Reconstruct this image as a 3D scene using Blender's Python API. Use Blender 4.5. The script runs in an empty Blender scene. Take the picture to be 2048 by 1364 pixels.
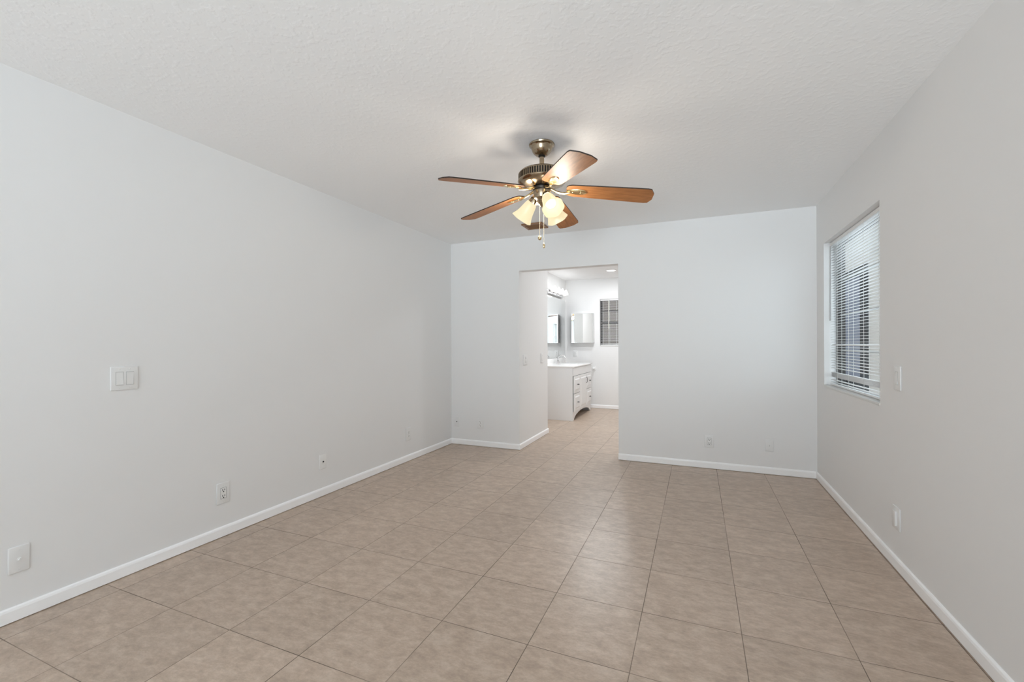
import bpy, bmesh, math, random
from math import pi, sin, cos, radians
from mathutils import Vector, Matrix

S = bpy.context.scene
COL = S.collection

# ------------------------------------------------------------------ camera
YAW, PITCH, ROLL, FPX, SHY, HC = 0.3983, 0.0009, -0.0032, 880.62, 5.19, 1.2145
r_ = Vector((cos(YAW), sin(YAW), 0)); f_ = Vector((-sin(YAW), cos(YAW), 0)); u_ = Vector((0, 0, 1))
f2 = f_ * cos(PITCH) + u_ * sin(PITCH); u2 = u_ * cos(PITCH) - f_ * sin(PITCH)
r3 = r_ * cos(ROLL) + u2 * sin(ROLL); u3 = u2 * cos(ROLL) - r_ * sin(ROLL)
cd = bpy.data.cameras.new('camera'); cam = bpy.data.objects.new('camera', cd); COL.objects.link(cam)
cd.sensor_fit = 'HORIZONTAL'; cd.sensor_width = 36.0; cd.lens = FPX / 2048 * 36.0
cd.shift_y = SHY / 2048; cd.clip_start = 0.02; cd.clip_end = 200
M = Matrix((( r3.x, u3.x, -f2.x, 0), (r3.y, u3.y, -f2.y, 0), (r3.z, u3.z, -f2.z, HC), (0, 0, 0, 1)))
cam.matrix_world = M
S.camera = cam

# ------------------------------------------------------------------ sky, large lights, exposure
W = bpy.data.worlds.new('sky'); S.world = W; W.use_nodes = True
bg = W.node_tree.nodes['Background']; bg.inputs['Color'].default_value = (0.95, 0.975, 1.0, 1); bg.inputs['Strength'].default_value = 1.1

DAY = (0.77, 0.90, 1.0)
def area(name, loc, rot, sx, sy, power, color=(1, 1, 1), spread=180):
    l = bpy.data.lights.new(name, 'AREA'); l.shape = 'RECTANGLE'; l.size = sx; l.size_y = sy
    l.energy = power; l.color = color; l.spread = radians(spread)
    o = bpy.data.objects.new(name, l); COL.objects.link(o); o.location = loc; o.rotation_euler = rot
    return o
# added light at the unseen rear door; daylight by the two right-hand windows
area('added_rear_fill', (-0.85, -6.06, 1.05), (radians(90), 0, 0), 2.2, 2.0, 22, DAY)
# added unseen uplight behind the viewpoint, standing in for a bounced flash
area('added_ceiling_fill', (0.1, -4.9, 0.5), (radians(180 - 50), 0, radians(2)), 1.7, 1.4, 124, DAY, 90)
area('daylight_right_window', (1.17, 3.83, 1.45), (radians(90), 0, radians(90)), 1.16, 1.14, 7, DAY)
area('daylight_rear_window', (1.22, -1.75, 1.5), (radians(90), 0, radians(90)), 1.1, 1.1, 9, DAY)

S.view_settings.view_transform = 'Standard'; S.view_settings.look = 'None'
S.view_settings.gamma = 1.0; S.view_settings.use_curve_mapping = False
S.view_settings.exposure = 0.32
S.cycles.max_bounces = 16; S.cycles.diffuse_bounces = 10; S.cycles.glossy_bounces = 8
S.cycles.transparent_max_bounces = 32; S.cycles.transmission_bounces = 10
S.cycles.sample_clamp_indirect = 6.0
S.cycles.caustics_reflective = False; S.cycles.caustics_refractive = False

# ------------------------------------------------------------------ materials
def mat(name, color, rough=0.5, metal=0.0, spec=0.5, **kw):
    m = bpy.data.materials.new(name); m.use_nodes = True
    b = m.node_tree.nodes['Principled BSDF']
    b.inputs['Base Color'].default_value = (*color, 1); b.inputs['Roughness'].default_value = rough
    b.inputs['Metallic'].default_value = metal; b.inputs['Specular IOR Level'].default_value = spec
    for k, v in kw.items(): b.inputs[k].default_value = v
    return m
def nodes(m): return m.node_tree.nodes, m.node_tree.links, m.node_tree.nodes['Principled BSDF']
def N(nd, t, **kw):
    n = nd.new(t)
    for k, v in kw.items(): setattr(n, k, v)
    return n
def bump(m, scale, strength, dist=0.002, detail=4, stretch=None, kind='noise', lo=None, hi=None):
    nd, lk, b = nodes(m)
    tc = N(nd, 'ShaderNodeTexCoord'); mp = N(nd, 'ShaderNodeMapping')
    if stretch: mp.inputs['Scale'].default_value = stretch
    lk.new(tc.outputs['Object'], mp.inputs['Vector'])
    t = N(nd, 'ShaderNodeTexNoise'); t.inputs['Scale'].default_value = scale; t.inputs['Detail'].default_value = detail
    lk.new(mp.outputs[0], t.inputs['Vector'])
    src = t.outputs['Fac']
    if lo is not None:
        mr = N(nd, 'ShaderNodeMapRange'); mr.inputs['From Min'].default_value = lo; mr.inputs['From Max'].default_value = hi
        lk.new(src, mr.inputs['Value']); src = mr.outputs[0]
    bp = N(nd, 'ShaderNodeBump'); bp.inputs['Strength'].default_value = strength; bp.inputs['Distance'].default_value = dist
    lk.new(src, bp.inputs['Height']); lk.new(bp.outputs[0], b.inputs['Normal'])
    return m

WALL = bump(mat('wall_paint', (0.80, 0.80, 0.798), 0.62, spec=0.3), 60, 0.12, 0.001)
CEIL = bump(mat('ceiling_knockdown_paint', (0.89, 0.89, 0.89), 0.75, spec=0.25), 32, 0.22, 0.0022, detail=6, lo=0.50, hi=0.64)
BATHWALL = bump(mat('vanity_room_paint', (0.82, 0.82, 0.815), 0.6, spec=0.3), 60, 0.1, 0.001)
TRIM = bump(mat('semi_gloss_trim_paint', (0.955, 0.96, 0.97), 0.32), 9, 0.12, 0.003, detail=2)
PLATE = mat('painted_plate', (0.785, 0.785, 0.78), 0.4)
PLASTIC = mat('white_plastic', (0.84, 0.84, 0.83), 0.3)
DARK = mat('socket_slot_black', (0.02, 0.02, 0.02), 0.6)
SCREW = mat('screw_metal', (0.45, 0.45, 0.44), 0.35, 1.0)
CHROME = mat('chrome', (0.72, 0.72, 0.73), 0.12, 1.0)
MIRROR = mat('mirror_silver', (0.90, 0.915, 0.91), 0.015, 1.0)
LACQ = bump(mat('white_cabinet_lacquer', (0.80, 0.80, 0.80), 0.35), 20, 0.04, 0.001)
MARBLE = mat('cultured_marble', (0.88, 0.88, 0.87), 0.15)
PULL = mat('dark_pewter_pull', (0.09, 0.09, 0.09), 0.35, 0.8)
BRONZEFRAME = mat('dark_bronze_aluminium', (0.035, 0.03, 0.028), 0.45, 0.3)
SLAT = mat('white_blind_vinyl', (0.84, 0.84, 0.84), 0.65, spec=.2)
CORD = mat('blind_cord', (0.8, 0.8, 0.78), 0.8)
WANDM = mat('clear_plastic_wand', (0.42, 0.42, 0.42), 0.2)
SILL = mat('sill_marble', (0.70, 0.70, 0.68), 0.3)
VENTBROWN = mat('brown_enamel', (0.26, 0.135, 0.065), 0.45)
VENTDARK = mat('brown_enamel_louver', (0.22, 0.115, 0.055), 0.5)

# antique brass with brushed variation
BRASS = mat('antique_brass', (0.36, 0.275, 0.185), 0.22, 1.0)
def brushed(m, c1, c2):
    nd, lk, b = nodes(m)
    tc = N(nd, 'ShaderNodeTexCoord'); mp = N(nd, 'ShaderNodeMapping'); mp.inputs['Scale'].default_value = (6, 6, 160)
    t = N(nd, 'ShaderNodeTexNoise'); t.inputs['Scale'].default_value = 3.0
    cr = N(nd, 'ShaderNodeValToRGB'); cr.color_ramp.elements[0].color = (*c1, 1); cr.color_ramp.elements[1].color = (*c2, 1)
    cr.color_ramp.elements[0].position = 0.3; cr.color_ramp.elements[1].position = 0.7
    lk.new(tc.outputs['Object'], mp.inputs['Vector']); lk.new(mp.outputs[0], t.inputs['Vector'])
    lk.new(t.outputs['Fac'], cr.inputs['Fac']); lk.new(cr.outputs['Color'], b.inputs['Base Color'])
brushed(BRASS, (0.30, 0.235, 0.16), (0.42, 0.34, 0.24))
POLISHED = mat('polished_brass', (0.78, 0.60, 0.33), 0.2, 1.0)
DARKBRONZE = mat('black_bronze', (0.03, 0.025, 0.02), 0.4, 0.6)

# fan blade wood: grain runs along the blade's own length
WOOD = mat('walnut_blade_veneer', (0.3, 0.13, 0.05), 0.45, spec=0.25)
nd, lk, b = nodes(WOOD)
tc = N(nd, 'ShaderNodeTexCoord'); mp = N(nd, 'ShaderNodeMapping'); mp.inputs['Scale'].default_value = (2.0, 26, 26)
t = N(nd, 'ShaderNodeTexNoise'); t.inputs['Scale'].default_value = 3.2; t.inputs['Detail'].default_value = 6; t.inputs['Roughness'].default_value = 0.6
cr = N(nd, 'ShaderNodeValToRGB'); cr.color_ramp.elements[0].color = (0.27, 0.105, 0.034, 1); cr.color_ramp.elements[1].color = (0.46, 0.195, 0.066, 1)
cr.color_ramp.elements[0].position = 0.3; cr.color_ramp.elements[1].position = 0.72
lk.new(tc.outputs['Object'], mp.inputs['Vector']); lk.new(mp.outputs[0], t.inputs['Vector'])
lk.new(t.outputs['Fac'], cr.inputs['Fac']); lk.new(cr.outputs['Color'], b.inputs['Base Color'])
WOODEDGE = mat('dark_blade_edge', (0.02, 0.012, 0.008), 0.5)

def emissive(name, color, strength, base=(0.9, 0.88, 0.8)):
    m = mat(name, base, 0.35)
    b = m.node_tree.nodes['Principled BSDF']
    b.inputs['Emission Color'].default_value = (*color, 1); b.inputs['Emission Strength'].default_value = strength
    return m
SHADE = emissive('lit_frosted_fan_glass', (1.0, 0.84, 0.50), 0.58, (0.36, 0.33, 0.25))
BULB = emissive('lit_fan_bulb', (1.0, 0.95, 0.86), 1.1)
VBULB = emissive('lit_vanity_bulb', (1.0, 0.985, 0.96), 1.6)
VGLASS = emissive('lit_vanity_glass', (1.0, 0.99, 0.97), 0.5, (0.9, 0.9, 0.9))
RECESS = emissive('lit_recessed_lens', (1.0, 0.985, 0.96), 2.2)

def glass(name, tint=(1, 1, 1), gloss=0.08):
    m = bpy.data.materials.new(name); m.use_nodes = True
    nd, lk = m.node_tree.nodes, m.node_tree.links
    for n in list(nd): nd.remove(n)
    out = N(nd, 'ShaderNodeOutputMaterial'); mx = N(nd, 'ShaderNodeMixShader'); mx.inputs[0].default_value = gloss
    tr = N(nd, 'ShaderNodeBsdfTransparent'); tr.inputs['Color'].default_value = (*tint, 1)
    gl = N(nd, 'ShaderNodeBsdfGlossy'); gl.inputs['Roughness'].default_value = 0.02
    lk.new(tr.outputs[0], mx.inputs[1]); lk.new(gl.outputs[0], mx.inputs[2]); lk.new(mx.outputs[0], out.inputs[0])
    return m
GLASS = glass('window_glass', (0.93, 0.95, 0.95))
NEIGHGLASS = mat('blue_grey_door_glass', (0.23, 0.26, 0.35), 0.5, spec=0.02)
STUCCO = bump(mat('pale_stucco', (0.74, 0.72, 0.69), 0.85), 40, 0.3, 0.004)
FENCEWOOD = bump(mat('weathered_fence_board', (0.23, 0.19, 0.165), 0.8), 12, 0.3, 0.004, stretch=(8, 8, 1))
GROUND = mat('gravel_ground', (0.34, 0.31, 0.27), 0.9)

# floor tile: 0.4025 m porcelain squares, thin dark grout, streaky travertine print, slight lippage
TX, TY, TILE = -0.636, 1.663, 0.4015
FLOOR = mat('beige_porcelain_tile', (0.4, 0.33, 0.27), 0.3, spec=0.5)
nd, lk, b = nodes(FLOOR)
def mth(op, a, b2=None, c=None):
    n = N(nd, 'ShaderNodeMath', operation=op)
    for i, v in enumerate((a, b2, c)):
        if v is None: continue
        if isinstance(v, (int, float)): n.inputs[i].default_value = v
        else: lk.new(v, n.inputs[i])
    return n.outputs[0]
tc = N(nd, 'ShaderNodeTexCoord'); sep = N(nd, 'ShaderNodeSeparateXYZ'); lk.new(tc.outputs['Object'], sep.inputs[0])
ux = mth('DIVIDE', mth('SUBTRACT', sep.outputs[0], TX), TILE); uy = mth('DIVIDE', mth('SUBTRACT', sep.outputs[1], TY), TILE)
ix, iy = mth('FLOOR', ux), mth('FLOOR', uy)
fx, fy = mth('FRACT', ux), mth('FRACT', uy)
dx = mth('MINIMUM', fx, mth('SUBTRACT', 1.0, fx)); dy = mth('MINIMUM', fy, mth('SUBTRACT', 1.0, fy))
edge = mth('MINIMUM', dx, dy)
cid = N(nd, 'ShaderNodeCombineXYZ'); lk.new(ix, cid.inputs[0]); lk.new(iy, cid.inputs[1])
wn = N(nd, 'ShaderNodeTexWhiteNoise', noise_dimensions='3D'); lk.new(cid.outputs[0], wn.inputs['Vector'])
# per-tile offset of the print
off = N(nd, 'ShaderNodeVectorMath', operation='MULTIPLY_ADD'); lk.new(wn.outputs['Color'], off.inputs[0]); off.inputs[1].default_value = (7, 7, 7)
mp = N(nd, 'ShaderNodeMapping'); mp.inputs['Scale'].default_value = (1.0, 1.7, 1.0); lk.new(tc.outputs['Object'], mp.inputs['Vector'])
lk.new(mp.outputs[0], off.inputs[2])
n1 = N(nd, 'ShaderNodeTexNoise'); n1.inputs['Scale'].default_value = 13.0; n1.inputs['Detail'].default_value = 12; n1.inputs['Roughness'].default_value = 0.72; n1.inputs['Distortion'].default_value = 0.15
lk.new(off.outputs[0], n1.inputs['Vector'])
cr = N(nd, 'ShaderNodeValToRGB'); e = cr.color_ramp.elements
e[0].position = 0.37; e[0].color = (0.40, 0.309, 0.24, 1)
e[1].position = 0.63; e[1].color = (0.555, 0.449, 0.362, 1)
em = e.new(0.5); em.color = (0.475, 0.371, 0.29, 1)
lk.new(n1.outputs['Fac'], cr.inputs['Fac'])
n2 = N(nd, 'ShaderNodeTexNoise'); n2.inputs['Scale'].default_value = 55; n2.inputs['Detail'].default_value = 8; n2.inputs['Roughness'].default_value = 0.7
lk.new(off.outputs[0], n2.inputs['Vector'])
mott = N(nd, 'ShaderNodeMapRange'); mott.inputs['From Min'].default_value = 0.3; mott.inputs['From Max'].default_value = 0.7
mott.inputs['To Min'].default_value = 0.90; mott.inputs['To Max'].default_value = 1.10; lk.new(n2.outputs['Fac'], mott.inputs['Value'])
tv = mth('MULTIPLY_ADD', wn.outputs['Value'], 0.10, 0.95)
mul = N(nd, 'ShaderNodeMix', data_type='RGBA', blend_type='MULTIPLY'); mul.inputs['Factor'].default_value = 1.0
lk.new(cr.outputs['Color'], mul.inputs['A']); lk.new(mth('MULTIPLY', mott.outputs[0], tv), mul.inputs['B'])
# grout mask; joints vary in strength along their length
n3 = N(nd, 'ShaderNodeTexNoise'); n3.inputs['Scale'].default_value = 1.7; lk.new(tc.outputs['Object'], n3.inputs['Vector'])
gw = N(nd, 'ShaderNodeMapRange'); gw.inputs['From Min'].default_value = 0.3; gw.inputs['From Max'].default_value = 0.62
gw.inputs['To Min'].default_value = 0.42; gw.inputs['To Max'].default_value = 1.0; lk.new(n3.outputs['Fac'], gw.inputs['Value'])
g = N(nd, 'ShaderNodeMapRange'); g.inputs['From Min'].default_value = 0.0028; g.inputs['From Max'].default_value = 0.0046
g.inputs['To Min'].default_value = 1.0; g.inputs['To Max'].default_value = 0.0; lk.new(edge, g.inputs['Value'])
gm = mth('MULTIPLY', g.outputs[0], gw.outputs[0])
mx = N(nd, 'ShaderNodeMix', data_type='RGBA'); lk.new(gm, mx.inputs['Factor']); lk.new(mul.outputs['Result'], mx.inputs['A'])
mx.inputs['B'].default_value = (0.085, 0.062, 0.045, 1)
lk.new(mx.outputs['Result'], b.inputs['Base Color'])
rr = N(nd, 'ShaderNodeMapRange'); rr.inputs['To Min'].default_value = 0.285; rr.inputs['To Max'].default_value = 0.36
lk.new(n2.outputs['Fac'], rr.inputs['Value']); lk.new(mth('MULTIPLY_ADD', gm, 0.4, rr.outputs[0]), b.inputs['Roughness'])
# lippage: each tile leans a fraction of a degree
ge = N(nd, 'ShaderNodeNewGeometry')
lean = N(nd, 'ShaderNodeVectorMath', operation='SUBTRACT'); lk.new(wn.outputs['Color'], lean.inputs[0]); lean.inputs[1].default_value = (0.5, 0.5, 0.5)
lean2 = N(nd, 'ShaderNodeVectorMath', operation='MULTIPLY_ADD'); lk.new(lean.outputs[0], lean2.inputs[0]); lean2.inputs[1].default_value = (0.014, 0.014, 0.0)
bp = N(nd, 'ShaderNodeBump'); bp.inputs['Strength'].default_value = 0.25; bp.inputs['Distance'].default_value = 0.001
lk.new(mth('SUBTRACT', n2.outputs['Fac'], mth('MULTIPLY', gm, 2.0)), bp.inputs['Height'])
lk.new(bp.outputs[0], lean2.inputs[2])
nrm = N(nd, 'ShaderNodeVectorMath', operation='NORMALIZE'); lk.new(lean2.outputs[0], nrm.inputs[0])
lk.new(nrm.outputs[0], b.inputs['Normal'])

# ------------------------------------------------------------------ mesh helpers
def add_box(bm, lo, hi, bev=0.0, seg=2):
    g = bmesh.ops.create_cube(bm, size=1.0)
    for v in g['verts']:
        v.co = Vector([lo[i] + (v.co[i] + 0.5) * (hi[i] - lo[i]) for i in range(3)])
    if bev > 0:
        es = list({e for v in g['verts'] for e in v.link_edges})
        bmesh.ops.bevel(bm, geom=es, offset=bev, segments=seg, profile=0.5, affect='EDGES')
def add_prism(bm, pts, axis, lo, hi):
    """polygon pts in the two other axes (in order), extruded along axis lo..hi"""
    def P(p, d):
        if axis == 0: return (d, p[0], p[1])
        if axis == 1: return (p[0], d, p[1])
        return (p[0], p[1], d)
    a = [bm.verts.new(P(p, lo)) for p in pts]; c = [bm.verts.new(P(p, hi)) for p in pts]
    bm.faces.new(a); bm.faces.new(c)
    n = len(pts)
    for i in range(n): bm.faces.new((a[i], a[(i + 1) % n], c[(i + 1) % n], c[i]))
def add_lathe(bm, prof, seg=48, mtx=None, cap0=False, cap1=False, lobes=None):
    rings = []
    for (r, z) in prof:
        ring = []
        for k in range(seg):
            a = 2 * pi * k / seg
            rr = max(r, 1e-5)
            if lobes: rr *= 1 + lobes(z) * cos(6 * a)
            v = Vector((rr * cos(a), rr * sin(a), z))
            ring.append(bm.verts.new(mtx @ v if mtx else v))
        rings.append(ring)
    for A, B in zip(rings, rings[1:]):
        for k in range(seg):
            bm.faces.new((A[k], A[(k + 1) % seg], B[(k + 1) % seg], B[k]))
    if cap0: bm.faces.new(rings[0])
    if cap1: bm.faces.new(rings[-1])
def add_tube(bm, pts, rad, seg=12, caps=True):
    pts = [Vector(p) for p in pts]
    rads = rad if isinstance(rad, (list, tuple)) else [rad] * len(pts)
    rings = []; prev = None
    for i, p in enumerate(pts):
        d = (pts[min(i + 1, len(pts) - 1)] - pts[max(i - 1, 0)]).normalized()
        ref = prev if prev is not None else (Vector((0, 0, 1)) if abs(d.z) < 0.9 else Vector((1, 0, 0)))
        x = (ref - d * ref.dot(d)).normalized(); y = d.cross(x); prev = x
        rings.append([bm.verts.new(p + rads[i] * (x * cos(2 * pi * k / seg) + y * sin(2 * pi * k / seg))) for k in range(seg)])
    for A, B in zip(rings, rings[1:]):
        for k in range(seg): bm.faces.new((A[k], A[(k + 1) % seg], B[(k + 1) % seg], B[k]))
    if caps: bm.faces.new(rings[0]); bm.faces.new(rings[-1])
def add_sphere(bm, c, r, sz=1.0, u=16, v=10):
    g = bmesh.ops.create_uvsphere(bm, u_segments=u, v_segments=v, radius=r)
    for x in g['verts']: x.co = Vector((x.co.x, x.co.y, x.co.z * sz)) + Vector(c)
def new(): return bmesh.new()
def B(fn):
    bm = new(); fn(bm); return bm
def obj(name, bm, m, parent=None, smooth=False, loc=None, autos=None):
    bmesh.ops.remove_doubles(bm, verts=bm.verts, dist=1e-6)
    bmesh.ops.recalc_face_normals(bm, faces=bm.faces)
    me = bpy.data.meshes.new(name); bm.to_mesh(me); bm.free()
    for mm in (m if isinstance(m, (list, tuple)) else [m]): me.materials.append(mm)
    if smooth:
        for p in me.polygons: p.use_smooth = True
        me.set_sharp_from_angle(angle=radians(autos or 40))
    o = bpy.data.objects.new(name, me); COL.objects.link(o)
    if parent: o.parent = parent
    if loc: o.location = loc
    return o
def thing(name, label, cat, loc=(0, 0, 0), rotz=0.0, group=None):
    o = bpy.data.objects.new(name, None); COL.objects.link(o); o.location = loc; o.rotation_euler = (0, 0, rotz)
    o.empty_display_size = 0.05
    o['label'] = label; o['category'] = cat
    if group: o['group'] = group
    return o
def tag(o, label, cat, group=None):
    o['label'] = label; o['category'] = cat
    if group: o['group'] = group
    return o
def struct(name, bm, m, label, cat, parent=None, smooth=False):
    o = obj(name, bm, m, parent, smooth)
    if parent is None:
        o['kind'] = 'structure'; o['label'] = label; o['category'] = cat
    return o
def box(lo, hi, bev=0.0, seg=2):
    bm = new(); add_box(bm, lo, hi, bev, seg); return bm

# ------------------------------------------------------------------ room shell
XL, XR, YB, YR, H = -2.779, 0.986, 4.685, -6.0, 2.44
OL, OR, OH = -1.882, -0.762, 2.053          # opening in the back wall
HY = 5.72                                   # end of the hall wall
VX, FY = -2.352, 8.27                       # vanity wall, far wall
BX = 0.30                                   # right side of the vanity room
WT = 0.115

struct('floor', box((XL - .15, YR - .3, -0.1), (XR + .145, FY + .15, 0)), FLOOR, 'beige porcelain tile floor laid in a square grid through both rooms', 'floor')
struct('ceiling', box((XL - .15, YR - .3, H), (XR + .145, FY + .15, H + .12)), CEIL, 'white lightly textured ceiling', 'ceiling')
struct('wall_left', box((XL - .15, YR - .15, 0), (XL, YB + WT, H)), WALL, 'long pale grey wall on the left', 'wall')

def back(bm):
    add_prism(bm, [(XL, 0), (OL, 0), (OL, OH), (OR, OH), (OR, 0), (XR, 0), (XR, H), (XL, H)], 1, YB, YB + WT)
struct('wall_back', B(back), WALL, 'pale wall at the far end with the opening to the vanity room', 'wall')
W1 = (3.213, 4.445, 0.845, 2.053)           # window in the right wall: y0 y1 z0 z1
W3 = (-2.3, -1.2, 0.95, 2.1)
def right(bm):
    x0, x1 = XR, XR + .145
    ys = sorted([YR - .15, W3[0], W3[1], W1[0], W1[1], YB + WT])
    for a, c in zip(ys, ys[1:]):
        win = W1 if (a, c) == W1[:2] else W3 if (a, c) == W3[:2] else None
        if win:
            add_box(bm, (x0, a, 0), (x1, c, win[2])); add_box(bm, (x0, a, win[3]), (x1, c, H))
        else: add_box(bm, (x0, a, 0), (x1, c, H))
struct('wall_right', B(right), WALL, 'pale grey wall on the right holding the window', 'wall')
RD = (-2.0, 0.3, 2.08)
def rear(bm):
    add_prism(bm, [(XL, 0), (RD[0], 0), (RD[0], RD[2]), (RD[1], RD[2]), (RD[1], 0), (XR, 0), (XR, H), (XL, H)], 1, YR - .15, YR)
struct('wall_rear', B(rear), WALL, 'pale wall behind the viewpoint with an added glass door', 'wall')
def hall(bm):
    add_prism(bm, [(OL - WT, YB + WT), (OL, YB + WT), (OL, HY), (VX - .1, HY), (VX - .1, HY - WT), (OL - WT, HY - WT)], 2, 0, H)
struct('wall_hall', B(hall), WALL, 'short white wall on the left just inside the opening', 'wall')
struct('wall_vanity', box((VX - .1, HY, 0), (VX, FY, H)), BATHWALL, 'white wall behind the vanity', 'wall')
W2 = (-1.687, -0.98, 1.165, 2.05)
def far(bm):
    y0, y1 = FY, FY + .15
    add_box(bm, (VX - .1, y0, 0), (W2[0], y1, H)); add_box(bm, (W2[1], y0, 0), (BX + .1, y1, H))
    add_box(bm, (W2[0], y0, 0), (W2[1], y1, W2[2])); add_box(bm, (W2[0], y0, W2[3]), (W2[1], y1, H))
struct('wall_far', B(far), BATHWALL, 'white far wall of the vanity room with a small window', 'wall')
struct('wall_bath', box((BX, YB + WT, 0), (BX + .1, FY, H)), BATHWALL, 'white right hand wall of the vanity room', 'wall')

# baseboards: 65 mm, eased top
BH, BT = 0.066, 0.012
def base_prof(s): return [(0, 0.004), (s * BT, 0.004), (s * BT, BH - .014), (s * BT * .75, BH - .005), (s * BT * .3, BH), (0, BH)]
def bb_x(name, x0, x1, y, s, label, mtl=TRIM):       # runs along x on a wall at y, sticks out by s
    bm = new(); add_prism(bm, [(y + p[0], p[1]) for p in base_prof(s)], 0, x0, x1)
    struct(name, bm, mtl, label, 'baseboard')
def bb_y(name, y0, y1, x, s, label, mtl=TRIM):
    bm = new(); add_prism(bm, [(x + p[0], p[1]) for p in base_prof(s)], 1, y0, y1)
    struct(name, bm, mtl, label, 'baseboard')
bb_y('baseboard_left', YR, YB, XL, 1, 'white baseboard along the left wall')
bb_y('baseboard_right', YR, YB, XR, -1, 'white baseboard along the right wall')
bb_x('baseboard_back_left', XL + BT, OL, YB, -1, 'white baseboard on the back wall left of the opening')
bb_x('baseboard_back_right', OR - .002, XR - BT, YB, -1, 'white baseboard on the back wall right of the opening')
bb_y('baseboard_hall', YB - BT, HY + BT, OL, 1, 'white baseboard along the short hall wall')
bb_x('baseboard_far', VX, BX, FY, -1, 'white baseboard on the far wall of the vanity room')

# ------------------------------------------------------------------ windows
def window(name, axis, pos, a0, a1, z0, z1, d0, d1, label, frame_m, muntins=(), mid=True, cols=1, sill=None, fw=0.035):
    """axis 0: wall plane x=const, opening runs along y.  axis 1: wall plane y=const, opening along x."""
    def bx(bm, lo, hi, dd0, dd1, zz0, zz1, bev=0.002):
        if axis == 0: add_box(bm, (dd0, lo, zz0), (dd1, hi, zz1), bev, 1)
        else: add_box(bm, (lo, dd0, zz0), (hi, dd1, zz1), bev, 1)
    bm = new()
    bx(bm, a0, a1, d0, d1, z0, z0 + fw); bx(bm, a0, a1, d0, d1, z1 - fw, z1)
    bx(bm, a0, a0 + fw, d0, d1, z0 + fw, z1 - fw); bx(bm, a1 - fw, a1, d0, d1, z0 + fw, z1 - fw)
    root = struct(name, bm, frame_m, label, 'window')
    zm = (z0 + z1) / 2
    if mid:
        b2 = new(); bx(b2, a0 + fw, a1 - fw, d0 - .004, d1 + .004, zm - .02, zm + .02); obj('meeting_rail', b2, frame_m, root)
    b3 = new()
    dm = (d0 + d1) / 2
    for zf in muntins:
        zz = z0 + zf * (z1 - z0); bx(b3, a0 + fw, a1 - fw, dm - .009, dm + .009, zz - .009, zz + .009, 0)
    for k in range(1, cols):
        aa = a0 + (a1 - a0) * k / cols; bx(b3, aa - .009, aa + .009, dm - .009, dm + .009, z0 + fw, z1 - fw, 0)
    if len(b3.verts): obj('muntin_grid', b3, frame_m, root)
    else: b3.free()
    for (p0, p1) in ((z0 + fw, zm), (zm, z1 - fw)):
        bp = new(); bx(bp, a0 + fw, a1 - fw, dm - .002, dm + .002, p0, p1, 0); obj('glass_pane', bp, GLASS, root)
    return root
WHITEFRAME = mat('white_window_frame', (0.8, 0.8, 0.8), 0.35)
w1 = window('window_1', 0, XR, *W1, XR + .088, XR + .145, 'four light awning window in the right wall behind a blind', BRONZEFRAME, (), False, fw=0.02)
for zz in (1.153, 1.445, 1.737):
    obj('awning_rail', box((XR + .108, W1[0] + .018, zz - .007), (XR + .126, W1[1] - .018, zz + .007), .001, 1), mat('grey_awning_rail', (0.42, 0.42, 0.41), 0.5), w1)
obj('window_sill', box((XR - .004, W1[0], W1[2] - .0), (XR + .088, W1[1], W1[2] + .018), 0.004, 2), SILL, w1)
w2 = window('window_2', 1, FY, *W2, FY + .07, FY + .11, 'small dark framed window in the far wall of the vanity room', BRONZEFRAME, (0.75,), True, 2, fw=0.03)
obj('window_sill', box((W2[0], FY - .006, W2[2] - .0), (W2[1], FY + .07, W2[2] + .016), 0.003, 1), SILL, w2)
w3 = window('window_3', 0, XR, *W3, XR + .085, XR + .135, 'plain window in the right wall behind the viewpoint', WHITEFRAME, (), True)
# glass door added out of view behind the camera to let in light
bm = new()
for lo, hi in (((RD[0], YR - .11, 0), (RD[0] + .05, YR - .05, RD[2])), ((RD[1] - .05, YR - .11, 0), (RD[1], YR - .05, RD[2])),
               ((RD[0], YR - .11, RD[2] - .05), (RD[1], YR - .05, RD[2])), ((RD[0], YR - .11, 0), (RD[1], YR - .05, .04)),
               ((-.9, YR - .11, 0), (-.82, YR - .05, RD[2]))):
    add_box(bm, lo, hi, 0.003, 1)
d1 = struct('added_rear_door', bm, WHITEFRAME, 'added sliding glass door behind the viewpoint, unseen, to let in light', 'door')
obj('glass_pane', box((RD[0] + .05, YR - .083, .04), (-.9, YR - .078, RD[2] - .05)), GLASS, d1)
obj('glass_pane', box((-.82, YR - .083, .04), (RD[1] - .05, YR - .078, RD[2] - .05)), GLASS, d1)

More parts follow.
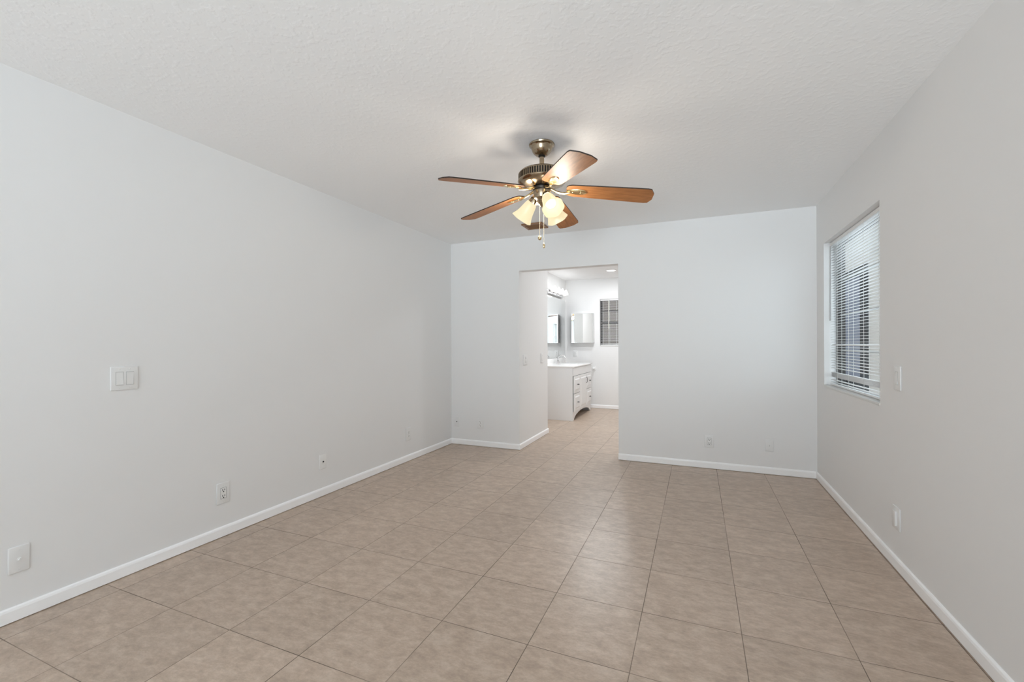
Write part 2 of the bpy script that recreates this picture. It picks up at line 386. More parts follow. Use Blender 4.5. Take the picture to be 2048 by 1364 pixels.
# ------------------------------------------------------------------ mini blinds
def blind(name, label, axis, c, s, a0, a1, ztop, zbot, pitch, width, tilt, loc_wand, wand_len, stack, cords, wand_m, extra=(), sag=None):
    """c: centre line of the slats in the wall's depth direction, s: +1/-1 the side the room is on (for tilt)"""
    root = thing(name, label, 'blind', (c, (a0 + a1) / 2, zbot) if axis == 0 else ((a0 + a1) / 2, c, zbot))
    mid = (a0 + a1) / 2; L = (a1 - a0) / 2
    def T(u, d, z): return Vector((d, u, z)) if axis == 0 else Vector((u, d, z))
    def bx(bm, u0, u1, d0, d1, z0, z1, bev=0.0015):
        if axis == 0: add_box(bm, (d0, u0, z0), (d1, u1, z1), bev, 1)
        else: add_box(bm, (u0, d0, z0), (u1, d1, z1), bev, 1)
    hh = ztop - zbot
    bm = new(); bx(bm, -L, L, -.014, .014, hh - .027, hh); obj('headrail', bm, SLAT, root)
    bm = new(); bx(bm, -L, L, -.012, .012, 0, .012); obj('bottom_rail', bm, SLAT, root)
    bm = new()
    zs = []
    z = hh - .027 - pitch * .8
    zlow = 0.012 + stack[0]
    while z > zlow + stack[1] * stack[2] + pitch * .6: zs.append(z); z -= pitch
    for k in range(stack[1]): zs.append(zlow + stack[2] * k)
    zs += [zbot_ for zbot_ in extra]
    rows = 4
    for z in zs:
        top = []; tlt = tilt
        if sag and abs(z - sag) < pitch * .5: tlt = radians(32)
        for i in range(rows + 1):
            f = i / rows - .5
            d = f * width * cos(tlt); zz = z + f * width * sin(tlt) + 0.0022 * (1 - 4 * f * f)
            top.append((d, zz))
        A = [bm.verts.new(T(-L + .004, d, zz)) for d, zz in top]; Cc = [bm.verts.new(T(L - .004, d, zz)) for d, zz in top]
        for i in range(rows): bm.faces.new((A[i], A[i + 1], Cc[i + 1], Cc[i]))
    so = obj('slats', bm, SLAT, root, smooth=True)
    md = so.modifiers.new('thickness', 'SOLIDIFY'); md.thickness = 0.0007
    for u in cords:
        bm = new()
        for d in (-width * .5 * cos(tilt) - .0012, width * .5 * cos(tilt) + .0012):
            add_tube(bm, [T(u, d, .006), T(u, d, hh - .02)], 0.0011, 6)
        obj('ladder_cord', bm, CORD, root)
    d = s * (.02)
    bm = new(); add_tube(bm, [T(loc_wand - mid, d, hh - .03), T(loc_wand - mid, d * 1.15, hh - .03 - wand_len)], .004, 6)
    obj('tilt_wand', bm, wand_m, root)
    return root
blind('window_blind', 'white mini blind with open slats inside the right wall window', 0, XR + .055, -1, W1[0] + .01, W1[1] - .012, W1[3] - .004, W1[2] + .020,
      0.0212, 0.0255, radians(4), W1[1] - .05, 0.62, (0.060, 7, 0.006), (-.47, -.2, .12, .4), WANDM, (0.026, 0.046), 1.2 - (W1[2] + .020))
blind('window_blind', 'narrow mini blind over the small dark framed vanity room window', 1, FY + .035, -1, W2[0] + .006, W2[1] - .006, W2[3] - .002, W2[2] + .018,
      0.0205, 0.025, radians(7), W2[0] + .165, 0.52, (0.012, 3, 0.006), (-.2, .2), mat('ivory_wand', (0.8, 0.78, 0.68), 0.3))

# ------------------------------------------------------------------ outside
struct('ground', box((-12, -14, -.35), (24, 24, -.30)), GROUND, 'pale gravel ground outside the windows', 'ground')
nw = struct('wall_outside', box((3.6, 2.0, -.3), (3.85, 20, 6.0)), STUCCO, 'pale stucco wall of the house next door', 'wall')
pd = thing('patio_door', 'black framed glass door in the stucco wall outside the right window', 'door', (3.6, 13.65, -.28))
bm = new()
for lo, hi in (((-.06, -1.27, 0), (.0, -.88, 3.3)), ((-.06, .8, 0), (.0, 1.25, 3.3)), ((-.06, -.88, 3.1), (.0, .8, 3.3)), ((-.06, -.88, 0), (.0, .8, .6))):
    add_box(bm, lo, hi)
obj('door_frame', bm, mat('black_door_frame', (0.012, 0.012, 0.016), 0.8, spec=0.0), pd)
obj('door_pane', box((-.035, -.88, .6), (-.015, .8, 3.1)), NEIGHGLASS, pd)
fn = new()
for k in range(26): add_box(fn, (-4 + k * .16, 10.6, -.3), (-4 + k * .16 + .15, 10.63, 3.2))
tag(obj('board_fence', fn, FENCEWOOD), 'brown grey board fence outside the vanity room window', 'fence')

# ------------------------------------------------------------------ wall plates
PLW, PLH, PLT = 0.071, 0.116, 0.0075
def plate(name, label, cat, loc, rotz, kind, w=PLW, h=PLH, group=None, pm=PLATE):
    root = thing(name, label, cat, loc, rotz, {'outlet': 'power outlets on the walls', 'light switch': 'light switches on the walls', 'wall plate': 'low cable plates on the walls'}[cat])
    bm = box((-w / 2, -PLT, -h / 2), (w / 2, 0, h / 2), 0.0035, 3)
    obj('wall_plate', bm, pm, root, smooth=True)
    def screws(xs, zs, m=pm):
        for x in xs:
            for z in zs:
                s = new(); add_lathe(s, [(0, -.0012), (.002, -.0012), (.0034, 0)], 12, Matrix.Translation((x, -PLT, z)) @ Matrix.Rotation(radians(90), 4, 'X') @ Matrix.Scale(-1, 4, (0, 0, 1)))
                obj('screw', s, m, root)
    if kind in ('rocker', 'rocker2'):
        xs = (0,) if kind == 'rocker' else (-.023, .023)
        for i, x in enumerate(xs):
            up = 1 if i == 0 else -1
            b = new()   # rocking paddle: wedge that stands out at one end
            hw, hh = .0155, .033
            add_prism(b, [(-PLT + .001, -hh), (-PLT - .0022 - .0022 * up, -hh), (-PLT - .0015, 0), (-PLT - .0022 + .0022 * up, hh), (-PLT + .001, hh)], 0, x - hw, x + hw)
            rk = obj('rocker', b, pm, root)
            b = new()
            for lo, hi in (((x - .0172, -PLT - .0006, -.0348), (x - hw, -PLT + .002, .0348)), ((x + hw, -PLT - .0006, -.0348), (x + .0172, -PLT + .002, .0348)),
                           ((x - hw, -PLT - .0006, -.0348), (x + hw, -PLT + .002, -hh)), ((x - hw, -PLT - .0006, hh), (x + hw, -PLT + .002, .0348))):
                add_box(b, lo, hi)
            obj('rocker_gap_shade', b, mat('painted_gap_shade', (0.42, 0.42, 0.41), 0.6), root)  # grey strips painted as the shade in the gap round the rocker
        screws(xs, (-.0485, .0485))
    elif kind == 'toggle':
        b = new(); add_box(b, (-.006, -PLT - .001, -.012), (.006, -PLT + .002, .012)); obj('toggle_slot', b, mat('toggle_slot_grey', (0.45, 0.45, 0.44), 0.6), root)
        b = new(); add_prism(b, [(-PLT, -.004), (-PLT - .012, .004), (-PLT - .012, .010), (-PLT, .007)], 0, -.0035, .0035); obj('toggle', b, PLASTIC, root)
        screws((0,), (-.03, .03))
    elif kind == 'outlet':
        for z in (-.0195, .0195):
            b = new(); add_lathe(b, [(0, 0.0025), (.0160, 0.0025), (.0172, 0.0015), (.0172, 0)], 24, Matrix.Translation((0, -PLT, z)) @ Matrix.Rotation(radians(90), 4, 'X'))
            for v in b.verts: v.co.z = max(z - .0135, min(z + .0135, v.co.z))
            so = obj('socket', b, PLASTIC, root)
            s = new(); yy = -PLT - .0031
            add_box(s, (-.0075, yy, z - .002), (-.0045, yy + .002, z + .009)); add_box(s, (.0048, yy, z - .001), (.0075, yy + .002, z + .008))
            add_box(s, (-.0028, yy, z - .0112), (.0028, yy + .002, z - .0052))
            obj('socket_slot', s, DARK, so)
        screws((0,), (0,), SCREW)
    elif kind == 'decora_outlet':
        b = box((-.0165, -PLT - .0022, -.033), (.0165, -PLT + .001, .033), .001, 1); so = obj('socket', b, PLASTIC, root)
        b = new()
        for lo, hi in (((-.0182, -PLT - .0005, -.035), (-.0165, -PLT + .002, .035)), ((.0165, -PLT - .0005, -.035), (.0182, -PLT + .002, .035)), ((-.0165, -PLT - .0005, .033), (.0165, -PLT + .002, .0347)), ((-.0165, -PLT - .0005, -.0347), (.0165, -PLT + .002, -.033))):
            add_box(b, lo, hi)
        obj('socket_gap', b, mat('outlet_gap_dark', (0.2, 0.2, 0.2), 0.6), root)
        s = new(); yy = -PLT - .0028
        for z in (-.0185, .0185):
            add_box(s, (-.0085, yy, z - .003), (-.0050, yy + .002, z + .008)); add_box(s, (.0052, yy, z - .002), (.0085, yy + .002, z + .008))
            add_box(s, (-.0032, yy, z - .0125), (.0032, yy + .002, z - .006))
        obj('socket_slot', s, DARK, so)
        screws((0,), (-.0485, .0485))
    elif kind == 'coax':
        b = new(); add_lathe(b, [(0, .004), (.0035, .004), (.0035, .0052), (.0055, .0052), (.006, 0)], 12, Matrix.Translation((0, -PLT, 0)) @ Matrix.Rotation(radians(90), 4, 'X')); obj('jack', b, DARK, root)
        screws((0,), (-.042, .042))
    elif kind == 'cable':
        b = new(); add_lathe(b, [(0, .010), (.0042, .010), (.0045, .003), (.0075, .003), (.008, 0)], 16, Matrix.Translation((0, -PLT, 0)) @ Matrix.Rotation(radians(90), 4, 'X')); obj('jack', b, pm, root)
        screws((0,), (-.042, .042))
    elif kind == 'blank_screw':
        b = new(); add_lathe(b, [(0, .0015), (.003, .0015), (.0045, 0)], 12, Matrix.Translation((0, -PLT, 0)) @ Matrix.Rotation(radians(90), 4, 'X')); obj('jack', b, mat('painted_jack', (0.5, 0.5, 0.49), 0.5), root)
    elif kind == 'louvered':
        b = box((-.020, -PLT - .010, -.040), (.020, -PLT + .001, .040), .004, 2); obj('sensor_body', b, pm, root, smooth=True)
    return root
RZ_L, RZ_R = radians(90), radians(-90)
o = plate('light_switch', 'double rocker switch plate high on the left wall', 'light switch', (XL, 1.343, 1.041), RZ_L, 'rocker2', 0.122, 0.122)
plate('cable_plate', 'nearest low plate on the left wall with one small white knob', 'wall plate', (XL, 0.951, 0.269), RZ_L, 'cable', 0.069, 0.116)
plate('power_outlet', 'nearest outlet on the left wall, low above the baseboard', 'outlet', (XL, 1.8625, 0.276), RZ_L, 'decora_outlet', 0.083, 0.132)
plate('cable_plate', 'small plate with a black centre jack between two left wall outlets', 'wall plate', (XL, 2.670, 0.275), RZ_L, 'coax', 0.071, 0.118, pm=PLASTIC)
plate('power_outlet', 'farthest outlet on the left wall, near the back corner', 'outlet', (XL, 3.806, 0.280), RZ_L, 'outlet', 0.080, 0.132)
plate('cable_plate', 'painted over plate with a black jack beside the back left corner', 'wall plate', (-2.70, YB, 0.272), 0, 'coax', 0.069, 0.114)
plate('power_outlet', 'outlet low on the back wall left of the opening', 'outlet', (-2.379, YB, 0.269), 0, 'outlet', 0.082, 0.118)
plate('power_outlet', 'outlet low on the back wall right of the opening', 'outlet', (0.104, YB, 0.264), 0, 'decora_outlet', 0.082, 0.118)
plate('cable_plate', 'blank looking plate low on the back wall near the right corner', 'wall plate', (0.613, YB, 0.265), 0, 'blank_screw', 0.068, 0.106)
plate('light_switch', 'slim rocker switch on the right wall beside the window', 'light switch', (XR, 2.958, 1.026), RZ_R, 'rocker', 0.086, 0.128)
plate('cable_plate', 'raised white plate low on the right wall below the switch', 'wall plate', (XR, 2.978, 0.274), RZ_R, 'louvered', 0.095, 0.122)
plate('power_outlet', 'outlet on the short hall wall, nearer the opening edge', 'outlet', (OL, 4.868, 1.027), RZ_L, 'decora_outlet', 0.125, 0.124)
plate('light_switch', 'rocker switch on the short hall wall, farther in', 'light switch', (OL, 5.475, 1.028), RZ_L, 'rocker', 0.085, 0.124)
plate('power_outlet', 'outlet on the vanity room far wall under the mirrored cabinet', 'outlet', (-2.16, FY, 1.024), 0, 'outlet', 0.078, 0.122)

# ------------------------------------------------------------------ ceiling register
vr = thing('ceiling_vent', 'brown square ceiling register near the back wall behind the fan', 'vent', (-1.545, 4.29, H))
bm = new()
vw, vl = .112, .105
for lo, hi in (((-vw, -vl, -.014), (vw, -vl + .028, 0)), ((-vw, vl - .028, -.014), (vw, vl, 0)), ((-vw, -vl + .028, -.014), (-vw + .028, vl - .028, 0)), ((vw - .028, -vl + .028, -.014), (vw, vl - .028, 0))):
    add_box(bm, lo, hi, .003, 1)
obj('vent_frame', bm, VENTBROWN, vr)
bm = new()
for k in range(7):
    y = -vl + .032 + k * .021
    add_prism(bm, [(y, -.002), (y + .002, -.001), (y + .018, -.012), (y + .016, -.013)], 0, -vw + .026, vw - .026)
obj('vent_louver', bm, VENTDARK, vr)

# ------------------------------------------------------------------ ceiling fan
FX, FYN = -0.877, 2.5655
fan = thing('ceiling_fan', 'brass ceiling fan with five walnut blades and three lit glass shades', 'ceiling fan', (FX, FYN, H))
def lathe_obj(name, prof, m, parent=fan, seg=56, **kw):
    bm = new(); add_lathe(bm, prof, seg, **kw); return obj(name, bm, m, parent, smooth=True)
lathe_obj('canopy', [(0, 0), (.077, 0), (.079, -.004), (.077, -.010), (.070, -.014), (.066, -.019), (.063, -.030), (.058, -.044), (.050, -.056), (.038, -.066), (.026, -.070), (0, -.070)], BRASS)
lathe_obj('downrod', [(0, -.060), (.0145, -.060), (.0145, -.158), (0, -.158)], BRASS, seg=24)
lathe_obj('rod_collar', [(.014, -.066), (.021, -.068), (.022, -.074), (.018, -.079), (.014, -.080)], DARKBRONZE, seg=24)
mh = lathe_obj('motor_housing', [(0, -.146), (.022, -.146), (.028, -.152), (.07, -.155), (.108, -.161), (.132, -.171), (.141, -.180), (.143, -.185),
               (.136, -.1855), (.136, -.2215), (.146, -.2225), (.148, -.227), (.146, -.232), (.139, -.241), (.122, -.250), (.098, -.257), (.074, -.261), (.05, -.263), (0, -.263)], BRASS, seg=72)
bm = new()
NF = 60
for k in range(NF):
    a = 2 * pi * k / NF; R = Matrix.Rotation(a, 4, 'Z')
    n0 = len(bm.verts); g_ = bmesh.ops.create_cube(bm, size=1.0)
    for v in g_['verts']:
        v.co = R @ Vector((.141 + v.co.x * .008, v.co.y * .0062, -.2035 + v.co.z * .037))
obj('vent_fins', bm, BRASS, mh)
lathe_obj('vent_shadow_ring', [(.1365, -.1855), (.1372, -.1855), (.1372, -.2215), (.1365, -.2215)], mat('vent_shade_black', (0.015, 0.012, 0.01), 0.8), mh, seg=60)  # black ring put in as the shade between the fins
lathe_obj('flywheel', [(0, -.262), (.050, -.262), (.055, -.266), (.055, -.278), (.050, -.284), (0, -.284)], DARKBRONZE)
lathe_obj('switch_housing', [(0, -.283), (.044, -.283), (.053, -.288), (.053, -.332), (.048, -.338), (.038, -.343), (.034, -.352), (.036, -.358), (.030, -.368), (.016, -.376), (.010, -.384), (0, -.386)], BRASS)

# blades: drawn along +x from the axis, drooping a little, pitched 12 degrees
PITCHB, DROOP = radians(12), 0.10
def bz(x, t, z0=-.290): return z0 - DROOP * (x - .16) - math.tan(PITCHB) * t
def blade_bm():
    out = []
    xs = [(.150, .030), (.154, .043), (.165, .053), (.185, .0585), (.23, .061), (.33, .065), (.45, .0695), (.56, .073), (.625, .0745)]
    tip = [(.648, .070), (.668, .030)]
    pts = [(x, w) for x, w in xs] + tip + [(x, -w) for x, w in reversed(tip)] + [(x, -w) for x, w in reversed(xs)]
    bm = new()
    th = .0065
    lo = [bm.verts.new((x, t, bz(x, t))) for x, t in pts]
    hi = [bm.verts.new((x, t, bz(x, t) + th)) for x, t in pts]
    f1 = bm.faces.new(lo); f2_ = bm.faces.new(hi)
    n = len(pts)
    sides = [bm.faces.new((lo[i], lo[(i + 1) % n], hi[(i + 1) % n], hi[i])) for i in range(n)]
    for f in sides: f.material_index = 1
    return bm
def iron_bm():
    bm = new()
    # arm from flywheel sweeping out and under the blade
    P = []
    for k in range(9):
        s = k / 8; x = .048 + s * .122
        P.append((x, 0.010 * sin(pi * s), -.272 - .030 * (s ** 1.2) + .012 * sin(pi * s) * (-1)))
    add_tube(bm, P, [.0085 - .0015 * sin(pi * k / 8) for k in range(9)], 10)
    # oval spoon pressed against the underside of the blade
    cx, L, Wd = .212, .062, .024
    ring = []
    nseg = 28
    rows = [(1.0, .0005), (.97, -.0055), (.80, -.0085), (.55, -.0070), (.3, -.0062)]
    rings = []
    for sc, dz in rows:
        rr = []
        for k in range(nseg):
            a = 2 * pi * k / nseg
            x = cx + L * sc * cos(a); t = Wd * sc * sin(a) * (1.0 + .18 * cos(a))
            rr.append(bm.verts.new((x, t, bz(x, t) + dz)))
        rings.append(rr)
    for A, Bq in zip(rings, rings[1:]):
        for k in range(nseg): bm.faces.new((A[k], A[(k + 1) % nseg], Bq[(k + 1) % nseg], Bq[k]))
    bm.faces.new(rings[-1]); bm.faces.new(rings[0])
    for x, t in ((.188, 0.0), (.236, .009), (.236, -.009)):
        add_sphere(bm, (x, t, bz(x, t) - .0072), .0042, .6, 10, 6)
    return bm
AZ0 = 18.65
bl0 = obj('blade', blade_bm(), [WOOD, WOODEDGE], fan); bl0.rotation_euler = (0, 0, radians(AZ0))
ir0 = obj('blade_iron', iron_bm(), POLISHED, bl0, smooth=True)
for k in range(1, 5):
    bl = bl0.copy(); COL.objects.link(bl); bl.parent = fan; bl.rotation_euler = (0, 0, radians(AZ0 + 72 * k))
    ir = ir0.copy(); COL.objects.link(ir); ir.parent = bl

# light kit: three arms, bell shaped frosted shades, bulbs
TILT = radians(42)
# frosted glass and bulb pass their own lamp's light, so that lamp is not stopped by them
FROST = bpy.data.collections.new('frosted_glass'); LAMPS = []
def kit(az):
    a = radians(az); er = Vector((cos(a), sin(a), 0)); d = er * sin(TILT) + Vector((0, 0, -cos(TILT)))
    neck = er * .064 + Vector((0, 0, -.338))
    bm = new()
    add_tube(bm, [er * .030 + Vector((0, 0, -.322)), er * .046 + Vector((0, 0, -.312)), er * .058 + Vector((0, 0, -.318)), neck - d * .022], .0075, 10)
    arm = obj('lamp_arm', bm, BRASS, fan, smooth=True)
    z = Vector((0, 0, 1)); rot = z.rotation_difference(d).to_matrix().to_4x4()
    T = Matrix.Translation(neck) @ rot
    bm = new(); add_lathe(bm, [(0, -.030), (.014, -.030), (.020, -.026), (.025, -.012), (.029, .004), (.030, .008), (.026, .008), (.020, -.01), (0, -.012)], 32, T)
    obj('socket_cup', bm, BRASS, arm, smooth=True)
    for s in (0, 1, 2):
        p = T @ Vector((.034 * cos(s * 2.1 + .4), .034 * sin(s * 2.1 + .4), .002)); q = T @ Vector((.026 * cos(s * 2.1 + .4), .026 * sin(s * 2.1 + .4), .002))
        bm = new(); add_tube(bm, [q, p], .0022, 8); obj('thumb_screw', bm, POLISHED, arm)
    prof = [(.024, .002), (.029, .008), (.034, .018), (.0385, .034), (.042, .052), (.0455, .070), (.050, .088), (.056, .104), (.062, .118), (.066, .127), (.0665, .130)]
    inner = [(r - .0028, zz) for r, zz in reversed(prof)]
    bm = new(); add_lathe(bm, prof + inner, 48, T, lobes=lambda zz: 0.035 * max(0, (zz - .07) / .06) ** 1.5)
    sh = obj('lamp_shade', bm, SHADE, fan, smooth=True)
    bm = new(); add_lathe(bm, [(0, -.004), (.013, .0), (.014, .030), (.020, .045), (.0285, .062), (.031, .076), (.0285, .090), (.020, .101), (.009, .106), (0, .107)], 28, T)
    bo = obj('bulb', bm, BULB, sh, smooth=True)
    l = bpy.data.lights.new('fan_lamp', 'POINT'); l.energy = 2.3; l.color = (1.0, 0.91, 0.79); l.shadow_soft_size = .045
    lo = bpy.data.objects.new('fan_lamp', l); COL.objects.link(lo); lo.location = Vector((FX, FYN, H)) + T @ Vector((0, 0, .10))
    FROST.objects.link(sh); FROST.objects.link(bo); LAMPS.append(lo)
for az in (-45, 67, 168): kit(az)
for lo in LAMPS:
    for attr in ('receiver_collection', 'blocker_collection'):
        c = bpy.data.collections.new('lamp_' + attr); setattr(lo.light_linking, attr, c)
        for o in FROST.objects: c.objects.link(o)
        for co in c.collection_objects: co.light_linking.link_state = 'EXCLUDE'
# pull chains
def chain(dx, zend, knob):
    off = r_ * dx - f_ * .018
    bm = new(); add_tube(bm, [(off.x, off.y, -.365), (off.x, off.y, zend)], .0011, 6)
    z = -.37
    while z > zend: add_sphere(bm, (off.x, off.y, z), .0014, 1, 6, 4); z -= .006
    c = obj('pull_chain', bm, mat('pale_brass_chain', (0.62, 0.55, 0.40), 0.45, 0.6), fan)
    bm = new(); add_lathe(bm, knob, 20, Matrix.Translation((off.x, off.y, zend)))
    obj('chain_knob', bm, POLISHED, c, smooth=True)
chain(-.015, -.570, [(0, .006), (.004, .005), (.010, -.002), (.0125, -.010), (.010, -.018), (.004, -.022), (0, -.023)])
chain(.010, -.614, [(0, .006), (.003, .004), (.0055, -.004), (.0075, -.013), (.0065, -.021), (.003, -.027), (0, -.028)])

# ------------------------------------------------------------------ vanity
VY0, VY1, VXF, VT = 6.750, 8.02, -1.805, 0.866
van = thing('vanity_cabinet', 'white bathroom vanity with dark pulls and arched toe kick', 'cabinet', (VX + .01, VY0, 0))
ox, oy = VX + .01, VY0
D, L = VXF - ox, VY1 - VY0
bm = new()
add_box(bm, (0, 0, 0), (D - .022, .018, VT - .026)); add_box(bm, (0, L - .018, 0), (D - .022, L, VT - .026))
add_box(bm, (0, .018, .115), (D - .022, L - .018, .135)); add_box(bm, (0, .018, .135), (.012, L - .018, VT - .026))
obj('cabinet_body', bm, LACQ, van)
# face frame with arched apron
arch = []
for k in range(17):
    s = k / 16; y = .085 + s * (L - .17)
    arch.append((y, .022 + .088 * (sin(pi * s) ** .55)))
pts = [(0, 0), (.060, 0), (.075, .006)] + arch + [(L - .075, .006), (L - .060, 0), (L, 0), (L, VT - .026), (0, VT - .026)]
bm = new(); add_prism(bm, pts, 0, D - .022, D - .004); obj('face_frame', bm, LACQ, van)
bm = box((D - .005, .012, .705), (D + .010, L - .012, VT - .034), .003, 2); obj('false_drawer_front', bm, LACQ, van)
bm = new(); add_box(bm, (D - .012, .014, .142), (D - .002, .0285, .700)); add_box(bm, (D - .012, .0285, .699), (D - .001, L - .02, .7045)); add_box(bm, (D - .012, .03, .4185), (D - .001, .395, .4245))
obj('drawer_gap_shade', bm, DARK, van)  # solid dark strips laid on as the shade of the drawer gaps
def raised(bm, y0, y1, z0, z1):
    x = D - .004
    add_box(bm, (x, y0, z0), (x + .018, y1, z1), .004, 2)
    i = .042
    # raised field with sloping margins
    a = [(y0 + i, z0 + i), (y1 - i, z0 + i), (y1 - i, z1 - i), (y0 + i, z1 - i)]
    c = [(y0 + i + .018, z0 + i + .018), (y1 - i - .018, z0 + i + .018), (y1 - i - .018, z1 - i - .018), (y0 + i + .018, z1 - i - .018)]
    A = [bm.verts.new((x + .017, *p)) for p in a]; Cc = [bm.verts.new((x + .027, *p)) for p in c]
    for k in range(4): bm.faces.new((A[k], A[(k + 1) % 4], Cc[(k + 1) % 4], Cc[k]))
    bm.faces.new(Cc)
def front(name, y0, y1, z0, z1, pull):
    bm = new(); raised(bm, y0, y1, z0, z1); o = obj(name, bm, LACQ, van)
    b = new(); x = D + .014
    if pull == 'h':
        yc, zc = (y0 + y1) / 2, (z0 + z1) / 2
        add_tube(b, [(x + .006, yc - .012, zc), (x + .022, yc - .012, zc), (x + .030, yc, zc), (x + .022, yc + .012, zc), (x + .006, yc + .012, zc)], .006, 8)
        add_sphere(b, (x + .030, yc, zc), .011, .8, 10, 6); hn = 'knob'
    else:
        zc = z1 - .11
        add_tube(b, [(x - .002, pull, zc - .045), (x + .020, pull, zc - .045), (x + .027, pull, zc - .03), (x + .027, pull, zc + .03), (x + .020, pull, zc + .045), (x - .002, pull, zc + .045)], .005, 8); hn = 'door_handle'
    obj(hn, b, PULL, o, smooth=True)
front('drawer', .030, .395, .425, .698, 'h'); front('drawer', .030, .395, .135, .418, 'h')
front('door', .405, .860, .135, .698, .815)
front('drawer', .870, L - .030, .425, .698, 'h'); front('drawer', .870, L - .030, .135, .418, 'h')

ct = thing('countertop', 'white cultured marble vanity top with backsplash on the white cabinet', 'countertop', (VX, VY0, VT - .026))
bm = box((.002, -.018, 0), (D + .030, L + .012, .026), .007, 3); obj('counter_slab', bm, MARBLE, ct, smooth=True)
bm = box((.002, -.018, .024), (.022, L + .012, .118), .004, 2); obj('backsplash', bm, MARBLE, ct, smooth=True)
bm = new()
rings = []
for r, z in ((1.0, .0262), (.98, .031), (.93, .033), (.88, .030), (.80, .0275), (.4, .0265)):
    rings.append([bm.verts.new((.30 + .155 * r * cos(2 * pi * k / 40), L / 2 + .215 * r * sin(2 * pi * k / 40), z)) for k in range(40)])
for A, C2 in zip(rings, rings[1:]):
    for k in range(40): bm.faces.new((A[k], A[(k + 1) % 40], C2[(k + 1) % 40], C2[k]))
bm.faces.new(rings[-1])
obj('basin', bm, MARBLE, ct, smooth=True)

fa = thing('faucet', 'chrome arched faucet on the white vanity top', 'faucet', (-2.262, 7.46, VT + .0005))
bm = new(); add_lathe(bm, [(0, 0), (.031, 0), (.032, .006), (.027, .022), (.022, .05), (.018, .062), (.012, .068), (0, .07)], 24); obj('faucet_base', bm, CHROME, fa, smooth=True)
bm = new()
P = [(0, 0, .055)] + [(.012 + .128 * s, 0, .085 + .062 * sin(pi * (.18 + .72 * s)) ** .8) for s in [k / 12 for k in range(13)]]
add_tube(bm, P, [.013] + [.012 - .0025 * k / 12 for k in range(13)], 12); obj('spout', bm, CHROME, fa, smooth=True)
bm = new(); add_tube(bm, [(0, -.01, .06), (-.004, -.03, .085), (-.006, -.055, .105)], [.008, .0065, .007], 10); obj('lever', bm, CHROME, fa, smooth=True)

# plate mirror, rounded upper corner
bm = new()
r = .055
my0, my1, mz0, mz1 = 6.72, 8.245, .965, 2.045
pts = [(my0, mz0), (my1, mz0)] + [(my1 - r + r * cos(a), mz1 - r + r * sin(a)) for a in [radians(x) for x in range(0, 91, 10)]] + [(my0 + r + r * cos(a), mz1 - r + r * sin(a)) for a in [radians(x) for x in range(90, 181, 10)]]
add_prism(bm, pts, 0, VX + .001, VX + .007)
for f in bm.faces:
    f.normal_update()
    if abs(f.normal.x) < .5: f.material_index = 1
tag(obj('wall_mirror', bm, [MIRROR, mat('mirror_edge_grey', (0.35, 0.36, 0.36), 0.3)]), 'frameless plate mirror above the vanity backsplash', 'mirror')

# vanity light bar
vl_ = thing('vanity_light', 'chrome light bar with four lit glass shades above the plate mirror', 'wall light', (VX, 7.55, 2.115))
bm = box((.0005, -.46, -.045), (.028, .46, .030), .010, 3); obj('back_plate', bm, CHROME, vl_, smooth=True)
bm = new()
add_tube(bm, [(.03 + .035 * (1 - (2 * k / 12 - 1) ** 2), -.44 + .88 * k / 12, -.038) for k in range(13)], .009, 10); obj('chrome_rail', bm, CHROME, vl_, smooth=True)
for k in range(4):
    y = -.345 + .23 * k
    T = Matrix.Translation((.030, y, .012)) @ Matrix.Rotation(radians(72), 4, 'Y')
    bm = new(); add_lathe(bm, [(0, 0), (.022, 0), (.025, .012), (.020, .022), (0, .024)], 20, T); hol = obj('lamp_holder', bm, CHROME, vl_, smooth=True)
    bm = new(); add_lathe(bm, [(.024, .016), (.040, .028), (.047, .055), (.049, .085), (.055, .112), (.052, .112), (.045, .085), (.043, .055), (.036, .030)], 28, T)
    sh = obj('lamp_shade', bm, VGLASS, vl_, smooth=True)
    bm = new(); add_sphere(bm, (0, 0, 0), .026); 
    for v in bm.verts: v.co = T @ (v.co + Vector((0, 0, .070)))
    obj('bulb', bm, VBULB, sh, smooth=True)

# mirrored medicine cabinet on the far wall
mc = thing('medicine_cabinet', 'mirrored medicine cabinet on the far wall beside the small window', 'cabinet', (-1.998, FY, 1.235))
bm = box((-.212, -.082, 0), (.212, 0, .548), .002, 1); obj('cabinet_body', bm, LACQ, mc)
bm = box((-.215, -.092, -.003), (.215, -.083, .551), .003, 2); dr = obj('mirror_door', bm, MIRROR, mc)
bm = new()
for lo, hi in (((-.216, -.094, -.004), (.216, -.0815, .003)), ((.211, -.094, .003), (.216, -.0815, .545)), ((-.216, -.094, .545), (.216, -.0815, .552))): add_box(bm, lo, hi)
obj('door_trim', bm, CHROME, dr)

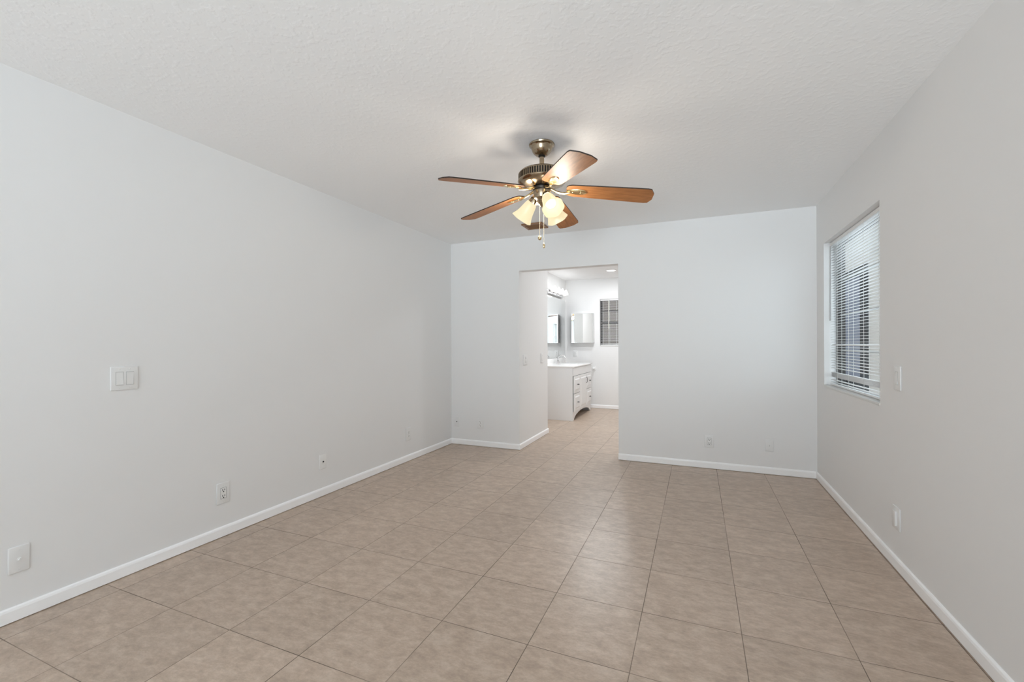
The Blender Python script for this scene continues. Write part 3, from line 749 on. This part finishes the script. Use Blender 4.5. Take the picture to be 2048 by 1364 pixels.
# paper holder
ph = thing('paper_holder', 'small white holder on the far wall just right of the vanity', 'holder', (-1.795, FY, .748))
bm = new(); add_box(bm, (-.035, -.010, -.032), (.035, 0, .032), .006, 2); obj('holder_plate', bm, PLASTIC, ph, smooth=True)
bm = new(); add_tube(bm, [(0, -.006, 0), (0, -.05, .004), (.0, -.062, .012)], [.016, .013, .019], 14); obj('holder_post', bm, PLASTIC, ph, smooth=True)

# recessed light
def recessed(label, x, y):
    rl = thing('recessed_light', label, 'ceiling light', (x, y, H), 0, 'recessed lights in the vanity room ceiling')
    bm = new(); add_lathe(bm, [(.095, 0), (.098, -.004), (.092, -.009), (.078, -.008), (.074, -.003)], 40); obj('trim_ring', bm, PLASTIC, rl, smooth=True)
    bm = new(); add_lathe(bm, [(0, -.006), (.05, -.0055), (.076, -.003)], 40); obj('lens', bm, RECESS, rl, smooth=True)
recessed('round white recessed light in the vanity room ceiling near the small window', -1.322, 7.42)
recessed('added recessed light in the vanity room ceiling, unseen just behind the opening head', -1.52, 6.75)  # added out of view to throw a sheen on the floor tiles
recessed('added recessed light in the vanity room ceiling, unseen right of the opening', -0.5, 5.6)  # added out of view to brighten the hall wall
def lamp(name, loc, power, color, radius, kind='POINT', rot=(0, 0, 0)):
    l = bpy.data.lights.new(name, kind); l.energy = power; l.color = color
    if kind == 'AREA': l.shape = 'DISK'; l.size = radius * 2
    else: l.shadow_soft_size = radius
    o = bpy.data.objects.new(name, l); COL.objects.link(o); o.location = loc; o.rotation_euler = rot
lamp('recessed_lamp', (-1.322, 7.42, H - .012), 9, (.93, .965, 1.0), .075, 'AREA')
lamp('recessed_lamp', (-1.52, 6.75, H - .012), 13, (.93, .965, 1.0), .075, 'AREA')  # added source for the floor sheen
lamp('recessed_lamp', (-0.5, 5.6, H - .012), 9, (.93, .965, 1.0), .075, 'AREA')  # added source lighting the hall wall
for k in range(4): lamp('vanity_lamp', (VX + .20, 7.205 + .23 * k, 2.14), 0.35, (.93, .965, 1.0), .05)
